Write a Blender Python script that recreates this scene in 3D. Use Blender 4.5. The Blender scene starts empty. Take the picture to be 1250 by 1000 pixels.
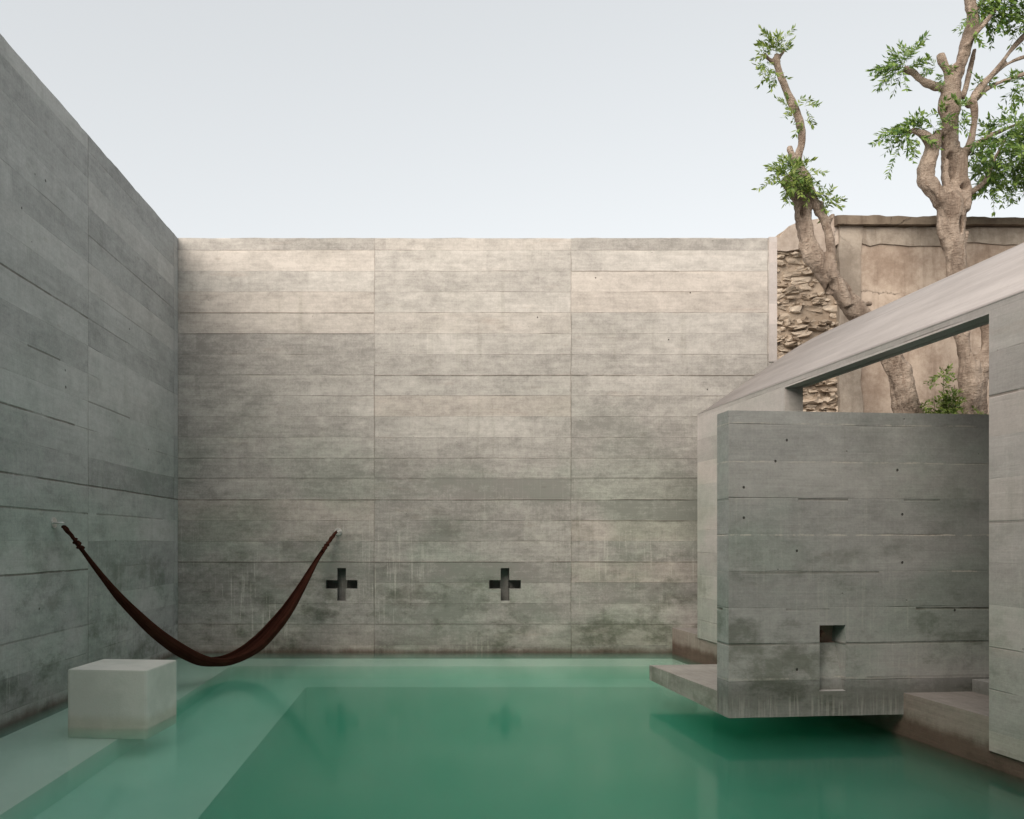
import bpy, bmesh, math, random
from mathutils import Vector, Matrix, noise, kdtree
random.seed(7)
S = bpy.context.scene
COL = S.collection
R = math.radians
CX, CY, F, H = 538.0, 660.0, 1000.0, 1.5      # principal point and focal length of the view camera, eye height

def P(px, py, Y):
    return Vector(((px - CX) / F * Y, Y, H + (CY - py) / F * Y))

# ------------------------------------------------------------------ node helper
class G:
    def __init__(s, name):
        s.m = bpy.data.materials.new(name); s.m.use_nodes = True
        s.t = s.m.node_tree; s.t.nodes.clear()
        s.out = s.t.nodes.new('ShaderNodeOutputMaterial')
    def n(s, typ, ins=None, **kw):
        nd = s.t.nodes.new(typ)
        for k, v in kw.items(): setattr(nd, k, v)
        for k, v in (ins or {}).items():
            sock = nd.inputs[k]
            if hasattr(v, 'is_linked') or hasattr(v, 'links'): s.t.links.new(v, sock)
            else: sock.default_value = v
        return nd
    def math(s, op, a, b=0.0, c=0.0, clamp=False):
        nd = s.n('ShaderNodeMath', {0: a, 1: b, 2: c}, operation=op); nd.use_clamp = clamp
        return nd.outputs[0]
    def mix(s, f, a, b, mode='MIX'):
        nd = s.t.nodes.new('ShaderNodeMix'); nd.data_type = 'RGBA'; nd.blend_type = mode
        for i, v in ((0, f), (6, a), (7, b)):
            if hasattr(v, 'links'): s.t.links.new(v, nd.inputs[i])
            elif i and not hasattr(v, '__len__'): nd.inputs[i].default_value = (v, v, v, 1)
            elif i: nd.inputs[i].default_value = tuple(v) + ((1,) if len(v) == 3 else ())
            else: nd.inputs[i].default_value = v
        return nd.outputs[2]
    def noise(s, vec, scale=1, detail=4, rough=.55, dist=0):
        return s.n('ShaderNodeTexNoise', {'Vector': vec, 'Scale': scale, 'Detail': detail, 'Roughness': rough, 'Distortion': dist}).outputs[0]
    def vec(s, x, y, z=0.0):
        return s.n('ShaderNodeCombineXYZ', {0: x, 1: y, 2: z}).outputs[0]
    def step(s, x, lo, hi, a=0.0, b=1.0):
        return s.n('ShaderNodeMapRange', {0: x, 1: lo, 2: hi, 3: a, 4: b}, interpolation_type='SMOOTHSTEP').outputs[0]
    def sep(s, v):
        return s.n('ShaderNodeSeparateXYZ', {0: v}).outputs
    def finish(s, col, rough=.8, bump=None, dist=.01, strength=1.0, spec=.3, **extra):
        b = s.n('ShaderNodeBsdfPrincipled')
        for k, v in (('Base Color', col), ('Roughness', rough)):
            if hasattr(v, 'links'): s.t.links.new(v, b.inputs[k])
            elif k == 'Base Color': b.inputs[k].default_value = tuple(v) + (1,)
            else: b.inputs[k].default_value = v
        b.inputs['Specular IOR Level'].default_value = spec
        for k, v in extra.items(): b.inputs[k.replace('_', ' ')].default_value = v
        if bump is not None:
            bn = s.n('ShaderNodeBump', {'Height': bump, 'Distance': dist, 'Strength': strength})
            s.t.links.new(bn.outputs[0], b.inputs['Normal'])
        s.t.links.new(b.outputs[0], s.out.inputs['Surface'])
        return s.m

def grey(v, tint=(1, .965, .90)): return tuple(v * t for t in tint)

def concrete(name, light=.40, dark=.22, warm=.5, off=.10, bh=.279, pw=2.64, po=-3.53, seed=0.0,
             rows=None, lines=None, stains=.6, drips=.6, wet=True, vjoint=1.0, tint=(1, .955, .885), wetz=.015, foot=0,
             gr=.8, mid=.55, wv=.22, pales=None, holes=None, rv=.40, jb=.03):
    """Board-marked concrete. UV is metric: u along the wall, v = height."""
    g = G(name)
    uv = g.sep(g.n('ShaderNodeUVMap', uv_map='UVMap').outputs[0]); u, v = uv[0], uv[1]
    wob = g.math('MULTIPLY', g.math('SUBTRACT', g.noise(g.vec(u, v, seed), 1.1, 2), .5), .016)
    vv = g.math('ADD', v, wob)
    rowf = g.math('DIVIDE', g.math('SUBTRACT', vv, off), bh)
    row = g.math('FLOOR', rowf); rf = g.math('SUBTRACT', rowf, row)
    wobu = g.math('MULTIPLY', g.math('SUBTRACT', g.noise(g.vec(u, v, seed + 5), 2.3, 3), .5), .02)
    panf = g.math('DIVIDE', g.math('SUBTRACT', g.math('ADD', u, wobu), po), pw)
    pan = g.math('FLOOR', panf); pf = g.math('SUBTRACT', panf, pan)
    # boards of unequal length inside a pour: shift differently on each row
    wn = g.n('ShaderNodeTexWhiteNoise', {'Vector': g.vec(row, pan, seed)}, noise_dimensions='3D')
    rnd = wn.outputs[0]; rcol = g.sep(wn.outputs[1])
    wr = g.n('ShaderNodeTexWhiteNoise', {'Vector': g.vec(row, seed + 3.3, 1.0)}, noise_dimensions='3D').outputs[0]
    halfu = g.math('FLOOR', g.math('ADD', g.math('DIVIDE', u, 1.55), g.math('MULTIPLY', wr, 7.0)))
    wb = g.n('ShaderNodeTexWhiteNoise', {'Vector': g.vec(row, halfu, seed + 9)}, noise_dimensions='3D').outputs[0]
    cloud = g.noise(g.vec(g.math('MULTIPLY', u, .55), g.math('MULTIPLY', v, .8), seed), 1.0, 5, .6)
    patch = g.noise(g.vec(g.math('MULTIPLY', u, 1.5), g.math('MULTIPLY', v, 3.2), g.math('ADD', rnd, seed)), 1.6, 6, .62, .6)
    grain = g.noise(g.vec(g.math('MULTIPLY', u, 1.6), g.math('MULTIPLY', v, 26), g.math('MULTIPLY', rnd, 9)), 1.0, 6, .68, .5)
    fine = g.noise(g.vec(u, v, seed), 48, 5, .7)
    weave = g.noise(g.vec(g.math('MULTIPLY', u, 75), g.math('MULTIPLY', v, 3.5), rnd), 1.0, 3, .6)
    t = g.math('MULTIPLY', g.math('SUBTRACT', rnd, .5), rv)
    t = g.math('ADD', t, g.math('MULTIPLY', g.math('SUBTRACT', wb, .5), .18))
    t = g.math('ADD', t, g.math('MULTIPLY', g.math('SUBTRACT', cloud, .5), 1.0))
    t = g.math('ADD', t, g.math('MULTIPLY', g.math('SUBTRACT', patch, .5), .6 + .6 * gr))
    t = g.math('ADD', t, g.math('MULTIPLY', g.math('SUBTRACT', grain, .5), 1.15 * gr))
    t = g.math('ADD', t, g.math('MULTIPLY', g.math('SUBTRACT', fine, .5), .75))
    t = g.math('ADD', t, g.math('MULTIPLY', g.math('SUBTRACT', weave, .5), wv))
    midn = g.noise(g.vec(u, g.math('MULTIPLY', v, 1.25), g.math('ADD', seed, g.math('MULTIPLY', rnd, 3))), 8.5, 8, .74, .3)
    t = g.math('ADD', t, g.math('MULTIPLY', g.math('SUBTRACT', midn, .5), mid * 1.3))
    edge_n = g.noise(g.vec(g.math('MULTIPLY', u, 5), row, seed + 51), 1.0, 5, .7)
    sp_ = g.math('MULTIPLY', g.step(midn, .63, .70), g.step(cloud, .46, .6))
    t = g.math('ADD', t, .56)
    if rows:      # (from z, to z, amount) board tones; the back wall's bands also paint its light falloff
        for z0, z1, amt in rows:
            m = g.math('MULTIPLY', g.math('GREATER_THAN', vv, z0), g.math('LESS_THAN', vv, z1))
            soft = g.step(g.noise(g.vec(g.math('MULTIPLY', u, .5), row, seed + 2), 1.3, 2), .25, .6, .45, 1.0)
            t = g.math('ADD', t, g.math('MULTIPLY', g.math('MULTIPLY', m, soft), amt))
    t = g.math('MAXIMUM', g.math('MINIMUM', t, 1.0), 0.0)
    col = g.mix(t, grey(dark, tint), grey(light, tint))
    # hue drift, some boards rusty-pink, some greenish
    col = g.mix(g.math('MULTIPLY', g.step(rcol[0], .72, 1.0), .30 * warm * 2), col, (1.0, .86, .78), 'MULTIPLY')
    col = g.mix(g.math('MULTIPLY', g.math('MULTIPLY', g.step(cloud, .56, .38), .6), g.step(v, 4.2, 1.2)), col, (.82, .97, .88), 'MULTIPLY')
    # rusty blotches
    ru = g.noise(g.vec(g.math('MULTIPLY', u, .8), g.math('MULTIPLY', v, 4.5), seed + 21), 1.3, 4, .6)
    col = g.mix(g.math('MULTIPLY', g.step(ru, .60, .74), .35 * warm), col, (.86, .66, .56), 'MULTIPLY')
    # soot and algae patches, heavier low down
    low = g.step(v, 2.7, .2)
    st = g.noise(g.vec(g.math('MULTIPLY', u, .95), g.math('MULTIPLY', v, 1.5), seed + 40), 1.5, 8, .72, .08)
    stm = g.math('MULTIPLY', g.step(st, .48, .66), g.math('ADD', g.math('MULTIPLY', low, .85), .15))
    col = g.mix(g.math('MULTIPLY', stm, stains), col, (.40, .43, .37), 'MULTIPLY')
    # lime streaks
    dr = g.noise(g.vec(g.math('MULTIPLY', u, 34), g.math('MULTIPLY', v, 1.3), seed + 60), 1.0, 4, .65)
    drm = g.math('MULTIPLY', g.step(dr, .53, .66), g.step(g.noise(g.vec(u, v, seed + 70), .75, 3), .45, .62))
    drm = g.math('MULTIPLY', drm, g.math('ADD', g.math('MULTIPLY', low, .85), .06))
    drm = g.math('MULTIPLY', drm, g.step(fine, .30, .55, .3, 1.0))
    col = g.mix(g.math('MULTIPLY', drm, drips), col, (.62, .61, .56))
    dd = g.noise(g.vec(g.math('MULTIPLY', u, 9), g.math('MULTIPLY', v, .4), seed + 80), 1.0, 4, .6)
    col = g.mix(g.math('MULTIPLY', g.math('MULTIPLY', g.step(dd, .54, .72), g.step(cloud, .45, .6)), .30), col, (.62, .63, .57), 'MULTIPLY')
    col = g.mix(g.math('MULTIPLY', sp_, .35), col, (.62, .56, .52), 'MULTIPLY')
    for z, u0, u1, s_ in (pales or ()):
        q = g.math('SUBTRACT', vv, g.math('ADD', z, g.math('MULTIPLY', g.math('SUBTRACT', edge_n, .5), .03)))
        q = g.math('MULTIPLY', g.step(g.math('ABSOLUTE', q), .0095, .002), g.math('MULTIPLY', g.math('GREATER_THAN', u, u0), g.math('LESS_THAN', u, u1)))
        col = g.mix(g.math('MULTIPLY', q, g.math('MULTIPLY', g.math('MULTIPLY', g.step(edge_n, .44, .56), g.step(fine, .34, .56, .35, 1.0)), s_)), col, (.54, .51, .46))
    # joints between boards
    e = g.math('MINIMUM', rf, g.math('SUBTRACT', 1.0, rf))
    jr = g.step(g.noise(g.vec(g.math('MULTIPLY', u, .9), g.math('ROUND', rowf), seed + 90), 1.4, 3), .50, .70)
    jl = g.math('MULTIPLY', g.step(e, .026, .004), g.math('ADD', g.math('MULTIPLY', jr, .50), jb))
    if lines:
        for z, u0, u1, s_ in lines:
            q = g.math('MULTIPLY', g.step(g.math('ABSOLUTE', g.math('SUBTRACT', vv, z)), .0135, .003),
                       g.math('MULTIPLY', g.math('GREATER_THAN', u, u0), g.math('LESS_THAN', u, u1)))
            q = g.math('MULTIPLY', q, g.step(g.noise(g.vec(g.math('MULTIPLY', u, 1.0), z, seed + 33), 1.6, 3), .32, .5, .35, 1.0))
            jl = g.math('MAXIMUM', jl, g.math('MULTIPLY', g.math('MULTIPLY', q, s_), g.step(edge_n, .30, .50, .45, 1.0)))
    vj = g.math('MULTIPLY', g.math('MINIMUM', pf, g.math('SUBTRACT', 1.0, pf)), pw)
    vjl = g.math('MULTIPLY', g.step(vj, .013, .003), g.math('MULTIPLY', g.step(g.noise(g.vec(pan, v, seed + 4), 2.2, 3), .34, .62, .15, .8), vjoint))
    jl = g.math('MAXIMUM', jl, vjl)
    col = g.mix(g.math('MULTIPLY', jl, .85), col, (.34, .30, .26), 'MULTIPLY')
    # pale laitance just under a joint
    ll = g.math('MULTIPLY', g.step(rf, .84, .93), g.step(rf, .985, .95))
    col = g.mix(g.math('MULTIPLY', g.math('MULTIPLY', ll, jr), .28), col, (1.25, 1.22, 1.16), 'MULTIPLY')
    # bug holes and tie holes
    vo = g.n('ShaderNodeTexVoronoi', {'Vector': g.vec(u, v, seed), 'Scale': 1.15}).outputs[0]
    vo2 = g.n('ShaderNodeTexVoronoi', {'Vector': g.vec(u, v, seed + 1), 'Scale': 7.5}).outputs[0]
    hole = g.math('MAXIMUM', g.step(vo, .020, .010), g.math('MULTIPLY', g.math('MULTIPLY', g.step(vo2, .062, .03), g.step(patch, .50, .60)), .7))
    col = g.mix(g.math('MULTIPLY', hole, .8), col, (.20, .19, .17), 'MULTIPLY')
    for hx, hz in (holes or ()):
        dh = g.math('SQRT', g.math('ADD', g.math('POWER', g.math('SUBTRACT', u, hx), 2.0), g.math('POWER', g.math('MULTIPLY', g.math('SUBTRACT', v, hz), .8), 2.0)))
        hq = g.step(dh, .0105, .006)
        col = g.mix(g.math('MULTIPLY', hq, .9), col, (.12, .11, .10), 'MULTIPLY'); hole = g.math('MAXIMUM', hole, hq)
    # knots printed by the boards
    kn = g.n('ShaderNodeTexVoronoi', {'Vector': g.vec(u, g.math('MULTIPLY', v, 2.2), seed + 6), 'Scale': 1.9}).outputs[0]
    col = g.mix(g.math('MULTIPLY', g.math('MULTIPLY', g.step(kn, .12, .05), g.step(grain, .42, .6)), .45), col, (.62, .58, .54), 'MULTIPLY')
    if foot:
        fz = g.math('ADD', v, g.math('MULTIPLY', g.math('SUBTRACT', g.noise(g.vec(g.math('MULTIPLY', u, 2), v, seed + 13), 3.0, 5, .65), .5), .14))
        fm = g.math('MULTIPLY', g.step(fz, foot + .06, foot - .10), g.step(fz, .12, .27, .35, 1.0))
        col = g.mix(g.math('MULTIPLY', fm, .62), col, (.42, .43, .38), 'MULTIPLY')
        fs = g.noise(g.vec(g.math('MULTIPLY', u, 60), g.math('MULTIPLY', v, 2.0), seed + 17), 1.0, 4, .65)
        col = g.mix(g.math('MULTIPLY', g.math('MULTIPLY', g.step(fs, .47, .62), g.step(fz, .36, .22)), .34), col, (.50, .49, .45))
    rough = .82
    if wet:
        wz = g.math('ADD', v, g.math('MULTIPLY', g.math('SUBTRACT', g.noise(g.vec(g.math('MULTIPLY', u, 2), v, seed + 8), 2.2, 5, .65), .5), .16))
        wmask = g.step(wz, wetz + .07, wetz - .03)
        col = g.mix(g.math('MULTIPLY', wmask, .85), col, (.34, .245, .20), 'MULTIPLY')
        col = g.mix(g.math('MULTIPLY', g.step(wz, wetz + .40, wetz + .02), .42), col, (.62, .60, .55), 'MULTIPLY')
    bump = g.math('ADD', g.math('MULTIPLY', rnd, .16), g.math('MULTIPLY', grain, .26))
    bump = g.math('ADD', bump, g.math('MULTIPLY', fine, .10))
    bump = g.math('SUBTRACT', bump, g.math('MULTIPLY', jl, .6))
    bump = g.math('SUBTRACT', bump, g.math('MULTIPLY', hole, .8))
    return g.finish(col, rough, bump, .012, .8)

# ------------------------------------------------------------------ mesh helpers
def uvmap(me, usrc=None):
    lay = me.uv_layers.new(name='UVMap') if not me.uv_layers else me.uv_layers[0]
    for p in me.polygons:
        n = p.normal
        for li in p.loop_indices:
            co = me.vertices[me.loops[li].vertex_index].co
            if abs(n.z) > .75: lay.data[li].uv = (co.y + 3.0, co.x + 20.0)
            elif abs(n.y) >= abs(n.x): lay.data[li].uv = (co.x, co.z)
            else: lay.data[li].uv = (co.y, co.z)

def obj(name, bm, mats, parent=None, smooth=False, loc=None, rotz=0, uv=True, recalc=True):
    if recalc: bmesh.ops.recalc_face_normals(bm, faces=bm.faces)
    me = bpy.data.meshes.new(name); bm.to_mesh(me); bm.free()
    for m in (mats if isinstance(mats, (list, tuple)) else [mats]): me.materials.append(m)
    if smooth:
        for p in me.polygons: p.use_smooth = True
    o = bpy.data.objects.new(name, me); COL.objects.link(o)
    if uv: uvmap(me)
    if parent: o.parent = parent
    if loc is not None: o.location = loc
    if rotz: o.rotation_euler.z = rotz
    return o

def tag(o, label=None, cat=None, group=None, kind=None):
    if label: o['label'] = label
    if cat: o['category'] = cat
    if group: o['group'] = group
    if kind: o['kind'] = kind
    return o

def empty(name, loc, rotz=0):
    o = bpy.data.objects.new(name, None); COL.objects.link(o); o.location = loc; o.rotation_euler.z = rotz
    o.empty_display_size = .2
    return o

def bevel(bm, w, seg=2):
    es = [e for e in bm.edges if len(e.link_faces) == 2 and e.calc_face_angle(0) > .5]
    bmesh.ops.bevel(bm, geom=es, offset=w, segments=seg, affect='EDGES', clamp_overlap=True)

def box(bm, x0, x1, y0, y1, z0, z1):
    vs = [bm.verts.new((x, y, z)) for z in (z0, z1) for x, y in ((x0, y0), (x1, y0), (x1, y1), (x0, y1))]
    for f in ((0, 3, 2, 1), (4, 5, 6, 7), (0, 1, 5, 4), (1, 2, 6, 5), (2, 3, 7, 6), (3, 0, 4, 7)):
        bm.faces.new([vs[i] for i in f])

def prism_z(bm, pts, z0, z1):
    a = [bm.verts.new((x, y, z0)) for x, y in pts]; b = [bm.verts.new((x, y, z1)) for x, y in pts]
    bm.faces.new(a[::-1]); bm.faces.new(b)
    n = len(pts)
    for i in range(n): bm.faces.new((a[i], a[(i + 1) % n], b[(i + 1) % n], b[i]))

def prism_x(bm, pts, x0, x1):
    a = [bm.verts.new((x0, y, z)) for y, z in pts]; b = [bm.verts.new((x1, y, z)) for y, z in pts]
    bm.faces.new(a); bm.faces.new(b[::-1])
    n = len(pts)
    for i in range(n): bm.faces.new((a[i], b[i], b[(i + 1) % n], a[(i + 1) % n]))

def cells_front(bm, xs, zs, depth, y0):
    """vertical facade facing -Y, cell (i,j) set back by depth(i,j) (None = left open)"""
    nx, nz = len(xs) - 1, len(zs) - 1
    V = {}
    def v(x, y, z):
        k = (round(x, 4), round(y, 4), round(z, 4))
        if k not in V: V[k] = bm.verts.new((x, y, z))
        return V[k]
    def d(i, j): return depth(i, j) if 0 <= i < nx and 0 <= j < nz else None
    for i in range(nx):
        for j in range(nz):
            c = d(i, j)
            if c is None: continue
            y = y0 + c
            bm.faces.new((v(xs[i], y, zs[j]), v(xs[i + 1], y, zs[j]), v(xs[i + 1], y, zs[j + 1]), v(xs[i], y, zs[j + 1])))
            r = d(i + 1, j)
            if r is not None and abs(r - c) > 1e-5:
                bm.faces.new((v(xs[i + 1], y, zs[j]), v(xs[i + 1], y0 + r, zs[j]), v(xs[i + 1], y0 + r, zs[j + 1]), v(xs[i + 1], y, zs[j + 1])))
            r = d(i, j + 1)
            if r is not None and abs(r - c) > 1e-5:
                bm.faces.new((v(xs[i], y, zs[j + 1]), v(xs[i + 1], y, zs[j + 1]), v(xs[i + 1], y0 + r, zs[j + 1]), v(xs[i], y0 + r, zs[j + 1])))

def tube(bm, pts, rad, seg=10, cap=True, jitter=0):
    rings = []
    n = len(pts); pts = [Vector(p) for p in pts]
    for i, p in enumerate(pts):
        t = (pts[min(i + 1, n - 1)] - pts[max(i - 1, 0)])
        if t.length < 1e-9: t = Vector((0, 0, 1))
        t.normalize()
        a = t.cross(Vector((0, 1, 0)));
        if a.length < .15: a = t.cross(Vector((1, 0, 0)))
        a.normalize(); b = t.cross(a)
        r = rad[i] if hasattr(rad, '__len__') else rad
        ring = []
        for k in range(seg):
            an = 2 * math.pi * k / seg
            q = a * math.cos(an) + b * math.sin(an)
            rr = r * (1 + jitter * noise.noise(p * 2.5 + q * .8))
            ring.append(bm.verts.new(p + q * rr))
        rings.append(ring)
    for i in range(n - 1):
        for k in range(seg):
            bm.faces.new((rings[i][k], rings[i][(k + 1) % seg], rings[i + 1][(k + 1) % seg], rings[i + 1][k]))
    if cap:
        bm.faces.new(rings[0][::-1]); bm.faces.new(rings[-1])

def spline(pts, k=6):
    out = []; n = len(pts)
    for i in range(n - 1):
        p0, p1, p2, p3 = pts[max(i - 1, 0)], pts[i], pts[i + 1], pts[min(i + 2, n - 1)]
        for s in range(k):
            t = s / k
            out.append(tuple(.5 * ((2 * p1[j]) + (-p0[j] + p2[j]) * t + (2 * p0[j] - 5 * p1[j] + 4 * p2[j] - p3[j]) * t * t + (-p0[j] + 3 * p1[j] - 3 * p2[j] + p3[j]) * t ** 3) for j in range(len(p1))))
    out.append(tuple(pts[-1]))
    return out

# ------------------------------------------------------------------ materials
M = {}
M['back'] = concrete('board_marked_concrete_back', light=.53, dark=.24, tint=(1, .965, .915), rv=.30, jb=.20, gr=.58, mid=.95, warm=.45, seed=1.7,
    rows=[(2.05, 2.345, -.40), (2.345, 2.61, -.33), (-2, 2.05, -.36), (2.61, 3.45, -.24), (3.45, 4.0, -.12), (4.84, 5.12, .10), (4.0, 4.28, -.12), (5.12, 5.40, .22), (5.40, 5.7, -.12)],  # dark boards, plus the downward fade of light painted band by band
    lines=[(4.56, -3.5, -.9, .75), (4.28, -3.5, -.9, .45), (3.72, -.9, 4.4, .85), (2.05, -3.6, 4.4, .75), (2.61, -3.6, 4.4, .35), (1.214, -3.6, 4.4, .7),
           (5.12, 1.75, 3.2, .6), (.94, 1.8, 4.4, .35), (.38, -3.6, 4.4, .4), (1.77, 1.75, 4.4, .6), (2.345, -3.6, 4.4, .3)],
    stains=.85, drips=.6, vjoint=.75,
    holes=[(2.08, 5.03), (3.35, 4.83), (3.06, 4.20), (1.30, 4.50), (3.58, 3.53), (3.9, 1.78)])
M['left'] = concrete('board_marked_concrete_left', light=.50, dark=.25, warm=.2, gr=.38, mid=.75, wv=.34, seed=11.3, po=2.92 - 2.64, pw=2.64,
    rows=[(2.05, 2.33, -.18), (3.17, 3.72, .08)], lines=[(3.72, 2, 8.2, 1), (3.72, 8.2, 9.2, .35), (2.61, 2, 7.9, 1), (2.05, 2, 11, 1), (1.77, 5, 8.2, .8), (1.77, 8.4, 10.4, .5), (1.214, 2, 8.2, 1), (3.17, 7.0, 7.6, .7), (2.89, 8.2, 9.3, .6), (4.56, 8.2, 11, .5), (4.0, 8.5, 10, .35), (.66, 3, 8.2, .4)],
    stains=.75, drips=.3, vjoint=.7, tint=(1, 1.015, .995),  # cool fill light on this shaded wall is put into the tint
    holes=[(6.9, 4.3), (7.7, 3.1), (9.3, 3.9), (9.9, 2.6), (8.9, 1.5), (7.2, .9), (10.3, 4.8)])
M['screen'] = concrete('board_marked_concrete_screen', light=.40, dark=.24, warm=.3, gr=.30, mid=1.0, wv=.30, seed=23.1, off=.16, bh=.277, po=-3.0, pw=9.0,
    rows=[(.10, .44, -.34), (.44, .72, .12)], lines=[(.714, -1.4, 1.0, .6), (.975, -.95, -.6, .5), (.975, .1, 1.0, .95), (1.256, -1.3, -.2, .4), (1.81, -.85, -.45, .6), (1.81, 0, .3, .35), (.45, -.3, 1.0, .4)],
    pales=[(2.385, -1.4, .6, .5), (2.095, -1.4, 1.0, .6), (1.54, -1.4, 1.0, .85), (1.262, -1.3, .9, .3), (.452, -1.4, .1, .5), (1.262, .35, .6, .6)],
    holes=[(-.94, 2.26), (-1.03, 2.10), (-1.28, 1.9), (-.05, 2.04), (-.01, 1.70), (-.01, 1.33), (-.86, 1.42), (.42, .96), (-.86, .52), (-1.28, 1.67)],
    stains=.85, drips=.22, wet=False, tint=(1, 1.015, 1.0), foot=.42)  # tint also carries the cool cast of the shade
M['side'] = concrete('board_marked_concrete_side', light=.53, dark=.33, warm=.5, gr=.25, mid=.6, wv=.3, tint=(1, .935, .91), seed=31.9, off=.245, bh=.277, po=-8, pw=20,
    lines=[(2.45, -6, -.8, .85), (1.62, -6, -.8, .4)], stains=.55, drips=.45, wet=True, wetz=.04, vjoint=0)
M['ledge'] = concrete('damp_concrete_ledge', tint=(1, .93, .88), light=.33, dark=.17, warm=.9, seed=41.2, off=-.2, bh=.8, po=-8, pw=20, stains=.55, drips=.3, vjoint=0, wetz=.13)
M['slab'] = concrete('rough_concrete_slab', light=.42, dark=.24, warm=.9, seed=51.2, off=-.3, bh=.9, po=-9, pw=30, stains=.6, drips=.7, vjoint=0, wet=False)
#
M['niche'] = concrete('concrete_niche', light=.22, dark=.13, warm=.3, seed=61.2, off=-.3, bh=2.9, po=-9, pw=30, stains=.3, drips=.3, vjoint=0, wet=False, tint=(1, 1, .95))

def mat_roof():
    g = G('smooth_roof_plaster')
    c = g.n('ShaderNodeTexCoord').outputs['Object']; x, y, z = g.sep(c)[0:3]
    a = g.noise(g.vec(g.math('MULTIPLY', x, 3.2), g.math('MULTIPLY', y, .35), 0), 1.3, 5, .6)
    b = g.noise(c, 1.1, 5, .6); f = g.noise(c, 40, 4, .7)
    sp = g.noise(c, 6, 5, .7)
    t = g.math('ADD', g.math('MULTIPLY', a, .6), g.math('ADD', g.math('MULTIPLY', b, .5), g.math('MULTIPLY', f, .15)))
    col = g.mix(g.step(t, .42, .82), (.41, .375, .36), (.58, .535, .515))
    col = g.mix(g.math('MULTIPLY', g.step(sp, .62, .75), .3), col, (.7, .66, .62), 'MULTIPLY')
    st = g.noise(g.vec(g.math('MULTIPLY', x, 16), g.math('MULTIPLY', y, .9), 4), 1.0, 5, .7)
    col = g.mix(g.math('MULTIPLY', g.step(st, .45, .68), .22), col, (.78, .74, .70), 'MULTIPLY')
    pt = g.noise(c, 17, 6, .75)
    col = g.mix(g.math('MULTIPLY', g.step(pt, .56, .68), .30), col, (.72, .68, .64), 'MULTIPLY')
    col = g.mix(g.math('MULTIPLY', g.step(pt, .44, .34), .25), col, (1.14, 1.13, 1.12), 'MULTIPLY')
    # pour lines running with the vault
    for k in (1.02, 2.1):
        q = g.step(g.math('ABSOLUTE', g.math('SUBTRACT', g.math('ADD', x, g.math('MULTIPLY', b, .03)), k)), .014, .003)
        col = g.mix(g.math('MULTIPLY', g.math('MULTIPLY', q, g.step(a, .4, .6)), .5), col, (.6, .55, .52), 'MULTIPLY')
    return g.finish(col, .75, g.math('ADD', g.math('MULTIPLY', f, .3), a), .006)
M['roof'] = mat_roof()

def mat_cube():
    g = G('pale_cast_stone')
    c = g.n('ShaderNodeTexCoord').outputs['Object']
    a = g.noise(c, 3, 5, .6); f = g.noise(c, 60, 3, .6)
    col = g.mix(g.step(a, .35, .65), (.56, .585, .535), (.66, .675, .625))
    po = g.noise(c, 34, 6, .8)
    col = g.mix(g.math('MULTIPLY', g.step(po, .60, .68), .4), col, (.70, .70, .66), 'MULTIPLY')
    z = g.sep(c)[2]
    wz = g.math('ADD', z, g.math('MULTIPLY', g.math('SUBTRACT', g.noise(c, 7, 4), .5), .06))
    col = g.mix(g.math('MULTIPLY', g.step(wz, .13, .04), .5), col, (.72, .70, .58), 'MULTIPLY')
    return g.finish(col, .7, f, .002)
M['cube'] = mat_cube()

def mat_pool():
    g = G('pool_plaster')
    c = g.n('ShaderNodeTexCoord').outputs['Object']
    a = g.noise(c, .9, 5, .6); f = g.noise(c, 14, 4, .6)
    t = g.math('ADD', g.math('MULTIPLY', a, .8), g.math('MULTIPLY', f, .2))
    col = g.mix(g.step(t, .35, .65), (.66, .65, .60), (.76, .75, .70))
    return g.finish(col, .8)
M['pool'] = mat_pool()

def mat_water():
    g = G('milky_green_water')
    c = g.n('ShaderNodeTexCoord').outputs['Object']
    n = g.noise(c, 1.6, 2, .4)
    bmp = g.n('ShaderNodeBump', {'Height': n, 'Distance': .006, 'Strength': .25}).outputs[0]
    fr = g.n('ShaderNodeFresnel', {'IOR': 1.33}).outputs[0]
    gl = g.n('ShaderNodeBsdfGlossy', {'Color': (1, 1, 1, 1), 'Roughness': .11, 'Normal': bmp}).outputs[0]
    tr = g.n('ShaderNodeBsdfTransparent', {'Color': (1, 1, 1, 1)}).outputs[0]
    mx = g.n('ShaderNodeMixShader', {0: fr, 1: tr, 2: gl}).outputs[0]
    g.t.links.new(mx, g.out.inputs['Surface'])
    ab = g.n('ShaderNodeVolumeAbsorption', {'Color': WATER_ABS + (1,), 'Density': WATER_ABD}).outputs[0]
    sc = g.n('ShaderNodeVolumeScatter', {'Color': WATER_SC + (1,), 'Density': WATER_SCD}).outputs[0]
    ad = g.n('ShaderNodeAddShader', {0: ab, 1: sc}).outputs[0]
    g.t.links.new(ad, g.out.inputs['Volume'])
    return g.m
WATER_ABS, WATER_ABD = (.06, .84, .64), .95
WATER_SC, WATER_SCD = (.20, .56, .46), 1.0
M['water'] = mat_water()

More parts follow.
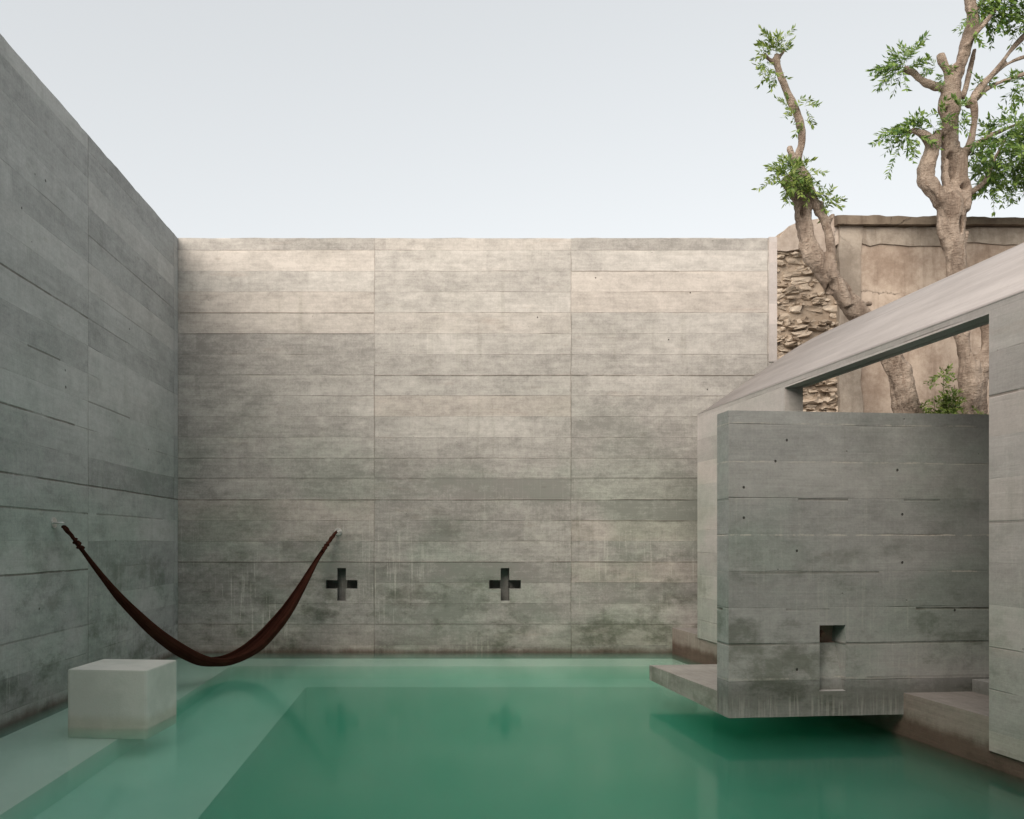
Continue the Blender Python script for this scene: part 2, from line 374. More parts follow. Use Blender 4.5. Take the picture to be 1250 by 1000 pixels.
def mat_bark():
    g = G('smooth_tan_bark')
    c = g.n('ShaderNodeTexCoord').outputs['Object']; x, y, z = g.sep(c)[0:3]
    lo = g.noise(g.vec(g.math('MULTIPLY', x, 2), g.math('MULTIPLY', y, 2), g.math('MULTIPLY', z, .9)), 1.5, 5, .65, .5)
    vo = g.n('ShaderNodeTexVoronoi', {'Vector': g.vec(g.math('MULTIPLY', x, 1.6), g.math('MULTIPLY', y, 1.6), z), 'Scale': 11.0, 'Randomness': 1.0}).outputs[0]
    fi = g.noise(g.vec(g.math('MULTIPLY', x, 1), g.math('MULTIPLY', y, 1), g.math('MULTIPLY', z, 2.4)), 17, 5, .7)
    col = g.mix(g.step(lo, .35, .65), (.22, .17, .135), (.46, .38, .315))
    col = g.mix(g.math('MULTIPLY', g.step(fi, .50, .68), .6), col, (.45, .39, .34), 'MULTIPLY')
    col = g.mix(g.math('MULTIPLY', g.math('MULTIPLY', g.step(vo, .10, .03), g.step(lo, .45, .6)), .35), col, (.35, .28, .22), 'MULTIPLY')
    rg = g.noise(g.vec(g.math('MULTIPLY', x, 13), g.math('MULTIPLY', y, 13), g.math('MULTIPLY', z, 2.0)), 1.0, 6, .7, .8)
    col = g.mix(g.math('MULTIPLY', g.step(rg, .54, .66), .55), col, (.48, .40, .34), 'MULTIPLY')
    kn = g.noise(g.vec(x, y, g.math('MULTIPLY', z, .8)), 5.5, 5, .7)
    col = g.mix(g.math('MULTIPLY', g.step(kn, .63, .70), .6), col, (.36, .29, .25), 'MULTIPLY')
    col = g.mix(g.math('MULTIPLY', g.step(kn, .40, .30), .35), col, (1.2, 1.2, 1.2), 'MULTIPLY')
    return g.finish(col, .85, g.math('ADD', g.math('ADD', fi, rg), g.math('MULTIPLY', lo, 1.0)), .05, 1.0)
M['bark'] = mat_bark()

def mat_leaf(name, a, b):
    g = G(name)
    isl = g.n('ShaderNodeNewGeometry').outputs['Random Per Island']
    col = g.mix(isl, a, b)
    d = g.n('ShaderNodeBsdfPrincipled', {'Base Color': col, 'Roughness': .5}).outputs[0]
    t = g.n('ShaderNodeBsdfTranslucent', {'Color': g.mix(.5, col, (.16, .26, .03))}).outputs[0]
    g.t.links.new(g.n('ShaderNodeMixShader', {0: .3, 1: d, 2: t}).outputs[0], g.out.inputs['Surface'])
    return g.m
M['leaf'] = mat_leaf('fresh_leaves', (.045, .11, .015), (.27, .34, .08))
M['leafdark'] = mat_leaf('canopy_leaves', (.035, .10, .02), (.20, .30, .06))

def mat_stone():
    g = G('rubble_stone')
    c = g.n('ShaderNodeTexCoord').outputs['Object']
    isl = g.n('ShaderNodeNewGeometry').outputs['Random Per Island']
    a = g.noise(c, 5, 6, .65); f = g.noise(c, 38, 4, .7)
    col = g.mix(isl, (.37, .305, .24), (.60, .52, .43))
    col = g.mix(g.math('MULTIPLY', g.step(a, .45, .7), .5), col, (.62, .54, .48), 'MULTIPLY')
    return g.finish(col, .9, g.math('ADD', a, g.math('MULTIPLY', f, .4)), .03)
M['stone'] = mat_stone()

def mat_plaster(name, a, b, seed, cap=None):
    g = G(name)
    c = g.n('ShaderNodeTexCoord').outputs['Object']; x, y, z = g.sep(c)[0:3]
    n1 = g.noise(g.vec(x, seed, z), 1.1, 9, .76, .05)
    dr = g.noise(g.vec(g.math('MULTIPLY', x, 5), seed, g.math('MULTIPLY', z, .45)), 1.2, 5, .65)
    f = g.noise(c, 26, 5, .7)
    col = g.mix(g.step(n1, .36, .66), a, b)
    col = g.mix(g.math('MULTIPLY', g.step(dr, .48, .68), .5), col, (.50, .45, .42), 'MULTIPLY')
    col = g.mix(g.math('MULTIPLY', g.step(f, .5, .75), .35), col, (.70, .66, .62), 'MULTIPLY')
    vo = g.n('ShaderNodeTexVoronoi', {'Vector': g.vec(g.math('ADD', x, g.math('MULTIPLY', f, .15)), seed, g.math('ADD', z, g.math('MULTIPLY', n1, .5))), 'Scale': .65}, feature='DISTANCE_TO_EDGE').outputs[0]
    crack = g.math('MULTIPLY', g.math('MULTIPLY', g.step(vo, .0035, .0005), g.step(n1, .50, .60)), .6)
    col = g.mix(g.math('MULTIPLY', crack, .75), col, (.25, .20, .17), 'MULTIPLY')
    if cap:
        top = g.step(g.math('ADD', z, g.math('MULTIPLY', g.math('SUBTRACT', n1, .5), .5)), cap - .75, cap)
        col = g.mix(g.math('MULTIPLY', top, .8), col, (.36, .33, .30), 'MULTIPLY')
    return g.finish(col, .9, g.math('SUBTRACT', g.math('ADD', g.math('MULTIPLY', n1, .6), g.math('MULTIPLY', f, .4)), crack), .016)
M['plaster'] = mat_plaster('peeling_pink_plaster', (.29, .225, .18), (.53, .45, .38), 1.0, 6.75)
M['plastergrey'] = mat_plaster('grey_lime_plaster', (.26, .225, .19), (.46, .41, .355), 5.0)
M['plasterpale'] = mat_plaster('pale_lime_plaster', (.38, .31, .26), (.62, .55, .49), 9.0)
M['coping'] = mat_plaster('mossy_coping', (.11, .085, .065), (.22, .18, .14), 13.0)
M['mortar'] = mat_plaster('earth_mortar', (.33, .265, .205), (.50, .42, .34), 17.0)

def mat_fabric():
    g = G('woven_brown_cotton')
    uv = g.sep(g.n('ShaderNodeUVMap', uv_map='UVMap').outputs[0])
    c = g.n('ShaderNodeTexCoord').outputs['Object']
    f = g.noise(c, 90, 3, .7); a = g.noise(c, 6, 3)
    st = g.noise(g.vec(g.math('MULTIPLY', uv[0], 3), g.math('MULTIPLY', uv[1], 60), 0), 1.0, 4, .7)
    col = g.mix(g.step(g.math('ADD', g.math('MULTIPLY', st, .7), g.math('MULTIPLY', a, .3)), .35, .65), (.030, .0105, .007), (.060, .022, .014))
    return g.finish(col, .95, g.math('ADD', st, g.math('MULTIPLY', f, .3)), .006, 1.0, .05)
M['fabric'] = mat_fabric()
def plain(name, c, rough, metal=0.0):
    g = G(name); cc = g.n('ShaderNodeTexCoord').outputs['Object']
    f = g.noise(cc, 30, 3)
    col = g.mix(f, tuple(k * .75 for k in c), tuple(min(1, k * 1.2) for k in c))
    return g.finish(col, rough, f, .002, Metallic=metal)
M['steel'] = plain('galvanised_steel', (.62, .62, .60), .4, .7)
M['clay'] = plain('terracotta_spout', (.22, .12, .09), .7)
M['rust'] = plain('rust_stained_lining', (.34, .23, .19), .85)
def mat_ground():
    g = G('packed_earth'); c = g.n('ShaderNodeTexCoord').outputs['Object']
    a = g.noise(c, .6, 6, .6); f = g.noise(c, 20, 5, .7)
    col = g.mix(g.step(g.math('ADD', g.math('MULTIPLY', a, .6), g.math('MULTIPLY', f, .4)), .35, .65), (.20, .165, .125), (.32, .275, .22))
    return g.finish(col, .95, f, .03)
M['ground'] = mat_ground()

# ------------------------------------------------------------------ ground and pool
bm = bmesh.new()
for x0, x1, y0, y1 in ((-300, -3.7, -300, 300), (-3.7, 300, 11.15, 300), (-3.7, 300, -300, 1.0), (5.0, 300, 1.0, 11.15)):
    bm.faces.new([bm.verts.new(p) for p in ((x0, y0, .24), (x1, y0, .24), (x1, y1, .24), (x0, y1, .24))])
tag(obj('ground', bm, M['ground']), kind='structure')

bm = bmesh.new()      # basin floor and near side
box(bm, -3.7, 5.0, .8, 11.2, -1.75, -1.45)
box(bm, -3.7, 5.0, .7, 1.002, -1.44, .236)
tag(obj('pool_floor', bm, M['pool']), kind='structure')
bm = bmesh.new()      # submerged steps along two sides
prism_z(bm, [(-3.6, 1.004), (-1.45, 1.004), (-1.60, 9.72), (3.75, 9.72), (3.75, 11.1), (-3.6, 11.1)], -1.5, -.24)
bevel(bm, .02)
tag(obj('pool_lower_step', bm, M['pool']), kind='structure')
bm = bmesh.new()
prism_z(bm, [(-3.59, 1.008), (-2.47, 1.008), (-2.655, 10.32), (3.74, 10.32), (3.74, 11.09), (-3.59, 11.09)], -1.49, -.085)
bevel(bm, .015)
tag(obj('pool_upper_step', bm, M['pool']), kind='structure')
bm = bmesh.new()
prism_z(bm, [(-3.62, .9), (4.3, .9), (3.4, 11.12), (-3.62, 11.12)], -1.6, 0)
tag(obj('pool_water', bm, M['water']), kind='structure')

# ------------------------------------------------------------------ back wall with two cross niches
wall_top = 5.56
crosses = [(417, 713.5), (616.5, 713.5)]
xs = [-3.53]; holes = []
for px, py in crosses:
    c = P(px, py, 11.0)
    a, w = .213, .058
    xs += [c.x - a, c.x - w, c.x + w, c.x + a]
    holes.append(c)
zc = holes[0].z
xs += [4.395, 4.50]
zs = [-1.6, zc - .22, zc - .058, zc + .058, zc + .22, wall_top]
bm = bmesh.new()
def dep(i, j):
    x = (xs[i] + xs[i + 1]) / 2; z = (zs[j] + zs[j + 1]) / 2
    for c in holes:
        dx, dz = abs(x - c.x), abs(z - zc)
        if (dx < .058 and dz < .22) or (dz < .058 and dx < .213): return None
    return 0.0
cells_front(bm, xs, zs, dep, 11.0)
# the rest of the body
def quad(bm, *p): bm.faces.new([bm.verts.new(q) for q in p])
quad(bm, (-3.53, 11.0, wall_top), (4.50, 11.0, wall_top), (4.50, 11.3, wall_top), (-3.53, 11.3, wall_top))
quad(bm, (4.50, 11.0, -1.6), (4.50, 11.3, -1.6), (4.50, 11.3, wall_top), (4.50, 11.0, wall_top))
quad(bm, (-3.53, 11.3, -1.6), (-3.53, 11.3, wall_top), (4.50, 11.3, wall_top), (4.50, 11.3, -1.6))
bmesh.ops.remove_doubles(bm, verts=bm.verts, dist=.0005)
def rough_top(bm, ztop, axis, step=.09, amp=.012):
    es = [e for e in bm.edges if min(e.verts[0].co.z, e.verts[1].co.z) > ztop - .012 and abs((e.verts[0].co - e.verts[1].co)[axis]) > .4]
    for e in es:
        n = int(abs((e.verts[0].co - e.verts[1].co)[axis]) / step)
        bmesh.ops.subdivide_edges(bm, edges=[e], cuts=n)
    for v in bm.verts:
        if v.co.z > ztop - .012:
            v.co.z += amp * noise.noise(Vector((v.co[axis] * 2.2, v.co.y if axis == 0 else v.co.x, 3))) + amp * .6 * noise.noise(Vector((v.co[axis] * 9, 1, 5)))
            v.co[1 - axis] += amp * .4 * noise.noise(Vector((v.co[axis] * 7, 8, 5)))
rough_top(bm, wall_top, 0)
back = obj('concrete_wall', bm, M['back'])
tag(back, 'tall pale board-marked concrete wall facing the pool, with two cross-shaped niches', 'wall')
bm = bmesh.new()      # the narrow strip of shuttering at the wall's free end stands proud
box(bm, 4.405, 4.512, 10.988, 11.302, 3.9, 5.574)
bevel(bm, .004, 1)
tag(obj('edge_strip', bm, M['side'], back), 'narrow pinkish strip of concrete at the free end')
for c in holes:
    bm = bmesh.new()
    a, w = .213, .058
    cx = [c.x - a, c.x - w, c.x + w, c.x + a]; cz = [zc - .22, zc - .058, zc + .058, zc + .22]
    def cd(i, j):
        if i == 1: return .17
        if j == 1: return .22
        return None
    cells_front(bm, cx, cz, cd, 11.0)
    # side cheeks running back from the wall face
    def cheek(p, q, d):
        quad(bm, (p[0], 11.0, p[1]), (q[0], 11.0, q[1]), (q[0], 11.0 + d, q[1]), (p[0], 11.0 + d, p[1]))
    X0, X1, X2, X3 = cx; Z0, Z1, Z2, Z3 = cz
    for p, q in (((X1, Z0), (X2, Z0)), ((X2, Z0), (X2, Z1)), ((X2, Z2), (X2, Z3)), ((X2, Z3), (X1, Z3)), ((X1, Z3), (X1, Z2)), ((X1, Z1), (X1, Z0))): cheek(p, q, .17)
    for p, q in (((X2, Z1), (X3, Z1)), ((X3, Z1), (X3, Z2)), ((X3, Z2), (X2, Z2)), ((X1, Z2), (X0, Z2)), ((X0, Z2), (X0, Z1)), ((X0, Z1), (X1, Z1))): cheek(p, q, .22)
    bmesh.ops.remove_doubles(bm, verts=bm.verts, dist=.0005)
    obj('cross_niche', bm, M['niche'], back)

# left wall
bm = bmesh.new()
xt = -3.53
box(bm, -3.83, xt, -3.0, 11.28, -1.6, wall_top)
rough_top(bm, wall_top, 1)
o = obj('concrete_wall', bm, M['left'])
tag(o, 'tall shaded grey-green concrete wall along the left of the pool, holding one hammock end', 'wall')

# unseen house front added behind the viewer, its height set to shade the court
bm = bmesh.new()
box(bm, -3.52, 13, -3.3, -3.0, .2, 10.2)
tag(obj('unseen_shade_wall', bm, M['side']), 'unseen board-marked concrete house front added behind the viewer to shade the pool court', 'wall')

# ------------------------------------------------------------------ vaulted pavilion, turned 5.5 degrees
TH = R(5.48)
pav = empty('vaulted_pavilion', (3.56, 6.30, 0), TH)
tag(pav, 'low vaulted concrete pavilion with a smooth pale roof and large side opening', 'building')
VE = 3.85
def bx(name, mat, *b, bev=.006, parent=pav):
    bm = bmesh.new(); box(bm, *b)
    if bev: bevel(bm, bev, 2)
    return obj(name, bm, mat, parent)
bx('plinth', M['ledge'], 0, 7.05, -7, 4.9, -1.6, .33, bev=.008)
bm = bmesh.new()
prism_x(bm, [(-7, .112), (-.884, .112), (-.884, 3.0), (1.748, 3.0), (1.748, .30), (VE, .30), (VE, 3.066), (-7, 3.066)], -.018, .17)
bevel(bm, .005, 2)
obj('side_wall', bm, M['side'], pav)
# vault shell
UC, ZC, RO, RI = 3.53, -.62, 5.11, 4.995
def roof_z(u):
    w = min(u, 2 * UC - u)
    if w < .95: return 3.062 + .685 * w
    if w < 1.9:      # soft knuckle between the straight haunch and the crown
        t = (w - .95) / .95; p0, p1, m0, m1 = 3.062 + .685 * .95, ZC + math.sqrt(RO ** 2 - (1.9 - UC) ** 2), .685 * .95, .337 * .95
        return (2 * t ** 3 - 3 * t * t + 1) * p0 + (t ** 3 - 2 * t * t + t) * m0 + (-2 * t ** 3 + 3 * t * t) * p1 + (t ** 3 - t * t) * m1
    return ZC + math.sqrt(RO ** 2 - (w - UC) ** 2)
bm = bmesh.new()
N = 72; prof = []
for k in range(N + 1):
    u = 2 * UC * k / N
    prof.append(((u, roof_z(u)), (u, roof_z(u) - .135)))
prof[0] = ((-.021, 3.060), (.16, 3.045)); prof[-1] = ((7.081, 3.060), (6.90, 3.045))
ys = [-7, VE + .004]
vs = [[[bm.verts.new((q[0], y, q[1])) for q in pr] for pr in prof] for y in ys]
for k in range(N):
    A, B = vs[0][k], vs[0][k + 1]; C_, D = vs[1][k], vs[1][k + 1]
    bm.faces.new((A[0], B[0], D[0], C_[0])).smooth = True; bm.faces.new((A[1], C_[1], D[1], B[1])).smooth = True
    bm.faces.new((A[0], A[1], B[1], B[0])); bm.faces.new((C_[0], D[0], D[1], C_[1]))
for k in (0, N):
    A, C_ = vs[0][k], vs[1][k]; bm.faces.new((A[0], C_[0], C_[1], A[1]))
ro = obj('roof', bm, M['roof'], pav)
# far side wall with its own row of openings left solid
bx('far_side_wall', M['side'], 6.89, 7.06, -7, VE, .30, 3.05)
# screen wall with the spout niche
bm = bmesh.new()
ux = [-1.40, -.680, -.471, 1.6]; uz = [.163, .353, .708, .855, 2.48]
V = {}
def vv(x, y, z):
    k = (round(x, 4), round(y, 4), round(z, 4))
    if k not in V: V[k] = bm.verts.new((x, y, z))
    return V[k]
for i in range(3):
    for j in range(4):
        if i == 1 and j in (1, 2): continue
        bm.faces.new((vv(ux[i], 0, uz[j]), vv(ux[i + 1], 0, uz[j]), vv(ux[i + 1], 0, uz[j + 1]), vv(ux[i], 0, uz[j + 1])))
T = .2
bm.faces.new([vv(x, y, 2.48) for x, y in ((-1.40, 0), (-.680, 0), (-.471, 0), (1.6, 0), (1.6, T), (-1.40, T))])
bm.faces.new([vv(x, y, .163) for x, y in ((-1.40, 0), (-.680, 0), (-.471, 0), (1.6, 0), (1.6, T), (-1.40, T))][::-1])
bm.faces.new([vv(-1.40, 0, z) for z in uz] + [vv(-1.40, T, 2.48), vv(-1.40, T, .163)])
bm.faces.new([vv(1.6, 0, z) for z in uz] + [vv(1.6, T, 2.48), vv(1.6, T, .163)])
bm.faces.new([vv(-1.40, T, .163), vv(1.6, T, .163), vv(1.6, T, 2.48), vv(-1.40, T, 2.48)])
scr = obj('screen_wall', bm, M['screen'], pav)
scr['label'] = 'hovering grey-green concrete screen wall with a small spout niche'
bm = bmesh.new()
a_, b_ = -.680, -.471; D1, D2 = .125, .165
def q4(*p): bm.faces.new([bm.verts.new(x) for x in p])
q4((a_, 0, .353), (b_, 0, .353), (b_, .035, .358), (a_, .035, .358))
q4((a_, .035, .358), (b_, .035, .358), (b_ - .012, D1, .708), (a_, D1, .708))          # chute
q4((a_, D1, .708), (b_ - .012, D1, .708), (b_ - .012, D2, .715), (a_, D2, .715))
q4((a_, D2, .715), (b_ - .012, D2, .715), (b_, D2, .855), (a_, D2, .855))
q4((a_, 0, .855), (b_, 0, .855), (b_, D2, .855), (a_, D2, .855))
for x, x2 in ((a_, a_), (b_, b_ - .012)):
    q4((x, 0, .353), (x, .035, .358), (x2, D1, .708), (x2, D2, .715), (x, D2, .855), (x, 0, .855))
bmesh.ops.remove_doubles(bm, verts=bm.verts, dist=.0005)
nic = obj('spout_niche', bm, [M['screen'], M['rust']], scr)
for p in nic.data.polygons:
    if p.center.z > .71 and abs(p.normal.x) < .5: p.material_index = 1
bm = bmesh.new()
tube(bm, [(-.60, .184, .79), (-.60, .13, .785), (-.60, .10, .775)], [.022, .022, .025], 14)
tube(bm, [(-.60, .098, .775), (-.60, .092, .774)], [.017, .017], 14)
bevel(bm, .002, 1)
obj('spout', bm, M['clay'], scr, smooth=False)
# cantilevered platform, slightly thicker where it meets the screen
bm = bmesh.new()
pts = [(.2, .165), (1.70, .165), (1.70, .305), (.2, .335)]
prism_x(bm, pts, -1.403, .06)
bevel(bm, .007, 2)
obj('platform', bm, M['slab'], pav)
# inner wall beside the doorway
bx('kerb', M['screen'], .56, .74, -2.6, -.006, .32, .427)

# ------------------------------------------------------------------ concrete cube
bm = bmesh.new()
prism_z(bm, [(-3.0, 6.57), (-2.335, 6.51), (-2.285, 7.11), (-2.95, 7.17)], -.082, .465)
es = [e for e in bm.edges if abs((e.verts[0].co - e.verts[1].co).z) > .3]
bmesh.ops.bevel(bm, geom=es, offset=.028, segments=3, affect='EDGES', profile=.6)
bevel(bm, .006, 2)
cu = obj('stone_block', bm, M['cube'], smooth=False)
tag(cu, 'pale smooth concrete cube standing in the shallow water below the hammock', 'block')

# ------------------------------------------------------------------ hammock
A = P(77, 640, 7.495); A.x = -3.53 + .075
B = P(411, 650, 10.925)
mid = [(74.5, 640), (84, 650), (92, 660), (110, 684), (129, 708), (147, 729), (166, 748), (184, 765), (200, 778), (216, 789), (230, 797), (244, 803), (258, 805.5), (276, 804.5), (294, 798), (313, 786), (331, 768), (350, 744.5), (368, 716), (386.5, 684), (397.5, 667.5), (405, 656.5), (411, 649)]
hh = [(74.5, 1.6), (84, 2.2), (92, 3.0), (102, 2.6), (129, 4.2), (147, 6), (184, 8.2), (216, 9.6), (244, 9.2), (262, 8.0), (285, 8.4), (313, 9.6), (340, 8.4), (355, 6.8), (368, 5), (386.5, 2.7), (397.5, 2.3), (411, 1.6)]
def lerp(tab, x):
    for (x0, y0), (x1, y1) in zip(tab, tab[1:]):
        if x <= x1: return y0 + (y1 - y0) * (x - x0) / (x1 - x0)
    return tab[-1][1]
ham = empty('hammock', ((A.x + B.x) / 2, (A.y + B.y) / 2, .1))
tag(ham, 'dark brown cloth hammock slung low over the water between two wall hooks', 'hammock')
HL = Vector(ham.location)
smid = spline(mid, 5)
NT = 150; cen = []
for i in range(NT + 1):
    t = i / NT
    q = A.lerp(B, t)
    px = CX + q.x / q.y * F
    cen.append((Vector((q.x, q.y, H + (CY - lerp(smid, px)) / F * q.y)), px))
chord = (B - A); chord.z = 0; chord.normalize()
side = Vector((chord.y, -chord.x, 0))       # points towards the viewer's right/front
def sling(i0, i1):
    bm = bmesh.new(); K = 26; rings = []
    uvl = bm.loops.layers.uv.new('UVMap')
    for i in range(i0, i1 + 1):
        c, px = cen[i]
        t = (cen[min(i + 1, NT)][0] - cen[max(i - 1, 0)][0]).normalized()
        nrm = side.cross(t).normalized()
        if nrm.z < 0: nrm = -nrm
        hgt = lerp(hh, px) / F * c.y
        wid = hgt * 1.15
        ring = []
        for layer in (0, 1):
            rng = range(K + 1) if layer == 0 else range(K, -1, -1)
            for k in rng:
                a = (k / K - .5) * 2
                ang = a * 1.95
                th = .007 if layer else 0
                rad_w = wid - th; rad_h = hgt - th
                fold = .05 * math.sin(k * 2.1 + i * .013) * min(1, hgt / .05)
                lat = math.sin(ang) * rad_w * (1 + fold)
                up = -math.cos(ang) * rad_h * (1 + fold) + (hgt * .04 * math.sin(i * .11 + 2 * a) if abs(a) > .8 else 0)
                if layer and abs(a) > .97: lat *= .99
                ring.append(bm.verts.new(c + side * lat + nrm * up - HL))
        rings.append(ring)
    n = len(rings[0])
    for i in range(len(rings) - 1):
        for k in range(n):
            f = bm.faces.new((rings[i][k], rings[i][(k + 1) % n], rings[i + 1][(k + 1) % n], rings[i + 1][k])); f.smooth = True
            vals = [(i, k), (i, k + 1), (i + 1, k + 1), (i + 1, k)]
            for lp, (ii, kk) in zip(f.loops, vals): lp[uvl].uv = (ii * .027, kk * .03)
    bm.faces.new(rings[0][::-1]); bm.faces.new(rings[-1])
    return bm
ik0 = min(range(NT), key=lambda i: abs(cen[i][1] - 92)); ik1 = min(range(NT), key=lambda i: abs(cen[i][1] - 397.5))
obj('sling', sling(ik0, ik1), M['fabric'], ham, uv=False)
def cord(i0, i1):
    bm = bmesh.new()
    for s_ in range(3):
        pts = []
        for i in range(i0, i1 + 1):
            c = cen[i][0]; an = i * .9 + s_ * 2.09
            rr = .013 + .004 * math.sin(i)
            pts.append(c - HL + Vector((math.cos(an) * rr, math.sin(an) * rr, math.sin(an * .7) * .006)))
        tube(bm, pts, .013, 8)
    return bm
obj('end_cord', cord(0, ik0 + 2), M['fabric'], ham, smooth=True)
obj('end_cord', cord(ik1 - 2, NT), M['fabric'], ham, smooth=True)
for ik in (ik0, ik1):
    bm = bmesh.new(); c = cen[ik][0] - HL; t = (cen[ik + 1][0] - cen[ik - 1][0]).normalized()
    a = t.cross(Vector((0, 1, 0))).normalized(); b = t.cross(a)
    pts = [c + t * (s_ * .012 - .03) + (a * math.cos(s_ * 1.25) + b * math.sin(s_ * 1.25)) * .022 for s_ in range(11)]
    tube(bm, pts, .014, 8)
    obj('knot', bm, M['fabric'], ham, smooth=True)
# hooks
def hook(loc, out, label):
    h = empty('wall_hook', loc); tag(h, label, 'hook', 'hooks that carry the hammock')
    o_ = Vector(out)
    s = Vector((0, 0, 1)).cross(o_)
    bm = bmesh.new()
    tube(bm, [o_ * -.004, o_ * .012], [.052, .050], 28)
    obj('back_plate', bm, M['steel'], h)
    bm = bmesh.new()
    pts = [o_ * .008 + s * -.03, o_ * .055 + s * -.034, o_ * .085 + s * -.018, o_ * .09, o_ * .085 + s * .018, o_ * .055 + s * .034, o_ * .008 + s * .03]
    tube(bm, spline([tuple(p) for p in pts], 5), .0075, 10)
    obj('ring', bm, M['steel'], h, smooth=True)
    return h
hook((-3.53, A.y - .03, A.z + .012), (1, 0, 0), 'steel ring hook in the left wall holding the nearer hammock end')
hook((B.x + .01, 11.0, B.z + .01), (0, -1, 0), 'steel ring hook in the back wall beside the first cross niche')

# ------------------------------------------------------------------ old walls beyond
YW = 13.2
ow = empty('rubble_wall', (4.9, YW, .24))
tag(ow, 'old brown rubble stone wall with sloping top, behind the thinner tree', 'wall')
OL = Vector(ow.location)
def ZY(py, Y=YW): return H + (CY - py) / F * Y
def XY(px, Y=YW): return (px - CX) / F * Y
# mortar core
bm = bmesh.new()
top = [(XY(880), ZY(330)), (XY(943), ZY(292)), (XY(950), ZY(286)), (XY(958), ZY(281)), (XY(966), ZY(275.5)), (XY(974), ZY(271)), (XY(990), ZY(268)), (XY(1004), ZY(266)), (XY(1022), ZY(264.5))]
bot = [(XY(1022), .2), (XY(880), .2)]
n0 = [bm.verts.new((x - OL.x, 0 + .015, z - OL.z)) for x, z in top + bot]
n1 = [bm.verts.new((x - OL.x, .5, z - OL.z)) for x, z in top + bot]
bm.faces.new(n0); bm.faces.new(n1[::-1])
for i in range(len(n0)): bm.faces.new((n0[i], n1[i], n1[(i + 1) % len(n0)], n0[(i + 1) % len(n0)]))
obj('core', bm, M['mortar'], ow)
# stones
_b = bmesh.new(); bmesh.ops.create_icosphere(_b, subdivisions=2, radius=1.0); _b.verts.index_update()
ICO = ([v.co.copy() for v in _b.verts], [[v.index for v in f.verts] for f in _b.faces]); _b.free()
def stone(bm, c, sx, sy, sz, rnd):
    k = rnd.random() * 100; rot = Matrix.Rotation(rnd.gauss(0, .2), 3, 'Y')
    new = []
    for p in ICO[0]:
        q = Vector([math.copysign(abs(w) ** .5, w) for w in p])
        q *= 1 + .55 * noise.noise(p * 1.5 + Vector((k, 0, 0))) + .25 * noise.noise(p * 3.5 + Vector((0, k, 0)))
        new.append(bm.verts.new(c + rot @ Vector((q.x * sx, q.y * sy, q.z * sz))))
    for f in ICO[1]: bm.faces.new([new[i] for i in f])
rs = random.Random(3)
bm = bmesh.new()
z = 2.6
def topz(x):
    return lerp([(a, b) for a, b in top], max(x, top[0][0] + .001))
while z < 6.6:
    hrow = rs.uniform(.05, .115); x = XY(925) - rs.uniform(0, .2)
    while x < XY(1024):
        w = rs.choice((rs.uniform(.05, .12), rs.uniform(.08, .18), rs.uniform(.14, .34))) * (.7 + hrow * 4)
        hs = hrow * rs.uniform(.8, 1.05)
        if z + hs < ZY(306) and z + hs < topz(x + w / 2) and rs.random() < .93:
            stone(bm, Vector((x + w / 2 - OL.x, .06 + rs.uniform(-.05, .04), z + hrow / 2 - OL.z + rs.uniform(-.035, .035))), w * .54, rs.uniform(.05, .12), hs * rs.uniform(.42, .62), rs)
        x += w + rs.uniform(0, .02)
    z += hrow
obj('stones', bm, M['stone'], ow, smooth=False)
# render left over the top of the rubble
def ragged(pts, y, thick, jit, seed, sub=10):
    out = []
    n = len(pts)
    for i in range(n):
        a, b = pts[i], pts[(i + 1) % n]
        L = math.dist(a, b); m = max(1, int(L / jit * .35))
        m = min(m, 60)
        for k in range(m):
            t = k / m; x = a[0] + (b[0] - a[0]) * t; zz = a[1] + (b[1] - a[1]) * t
            out.append((x + noise.noise(Vector((x * 6, zz * 6, seed))) * jit, zz + noise.noise(Vector((x * 6, zz * 6, seed + 9))) * jit))
    bm = bmesh.new()
    f = [bm.verts.new((x - OL.x, y, z_ - OL.z)) for x, z_ in out]; g_ = [bm.verts.new((x - OL.x, y + thick, z_ - OL.z)) for x, z_ in out]
    bm.faces.new(f); bm.faces.new(g_[::-1])
    for i in range(len(f)): bm.faces.new((f[i], g_[i], g_[(i + 1) % len(f)], f[(i + 1) % len(f)]))
    return bm
bm = ragged([(XY(925), ZY(307)), (XY(925), ZY(306)), (XY(947), ZY(290)), (XY(960), ZY(280.5)), (XY(974), ZY(272)), (XY(1004), ZY(267)), (XY(1020), ZY(265)), (XY(1021), ZY(300)), (XY(1000), ZY(312)), (XY(980), ZY(304)), (XY(960), ZY(307))], -.06, .16, .07, 2.0)
obj('render_patch', bm, M['plasterpale'], ow)

pw_ = empty('plaster_wall', (8, YW - .12, .24))
tag(pw_, 'old wall of peeling pinkish plaster with a dark mossy coping, behind the thick tree', 'wall')
OL = Vector(pw_.location)
bm = bmesh.new()   # grey pilaster left of it
box(bm, XY(1021) - OL.x, XY(1048) - OL.x, .02, .6, 0, ZY(278.5) - OL.z)
bmesh.ops.subdivide_edges(bm, edges=[e for e in bm.edges if abs((e.verts[0].co - e.verts[1].co).z) > 1], cuts=50)
for v in bm.verts:
    if v.co.y < .3: v.co.x += .05 * noise.noise(Vector((v.co.x * 3, 0, v.co.z * 2.5)))
obj('pilaster', bm, M['plastergrey'], pw_)
bm = bmesh.new()
box(bm, XY(1048) + .003 - OL.x, 22 - OL.x, .06, .6, 0, ZY(279) - OL.z)
obj('panel', bm, M['plaster'], pw_)
# thin peeled skin of a later render, its lower edge broken
bm = ragged([(XY(1046), ZY(300)), (XY(1046), ZY(280)), (XY(1330), ZY(281)), (XY(1330), ZY(304)), (XY(1200), ZY(300)), (XY(1120), ZY(302))], .035, .06, .05, 6.0)
obj('render_band', bm, M['plastergrey'], pw_)
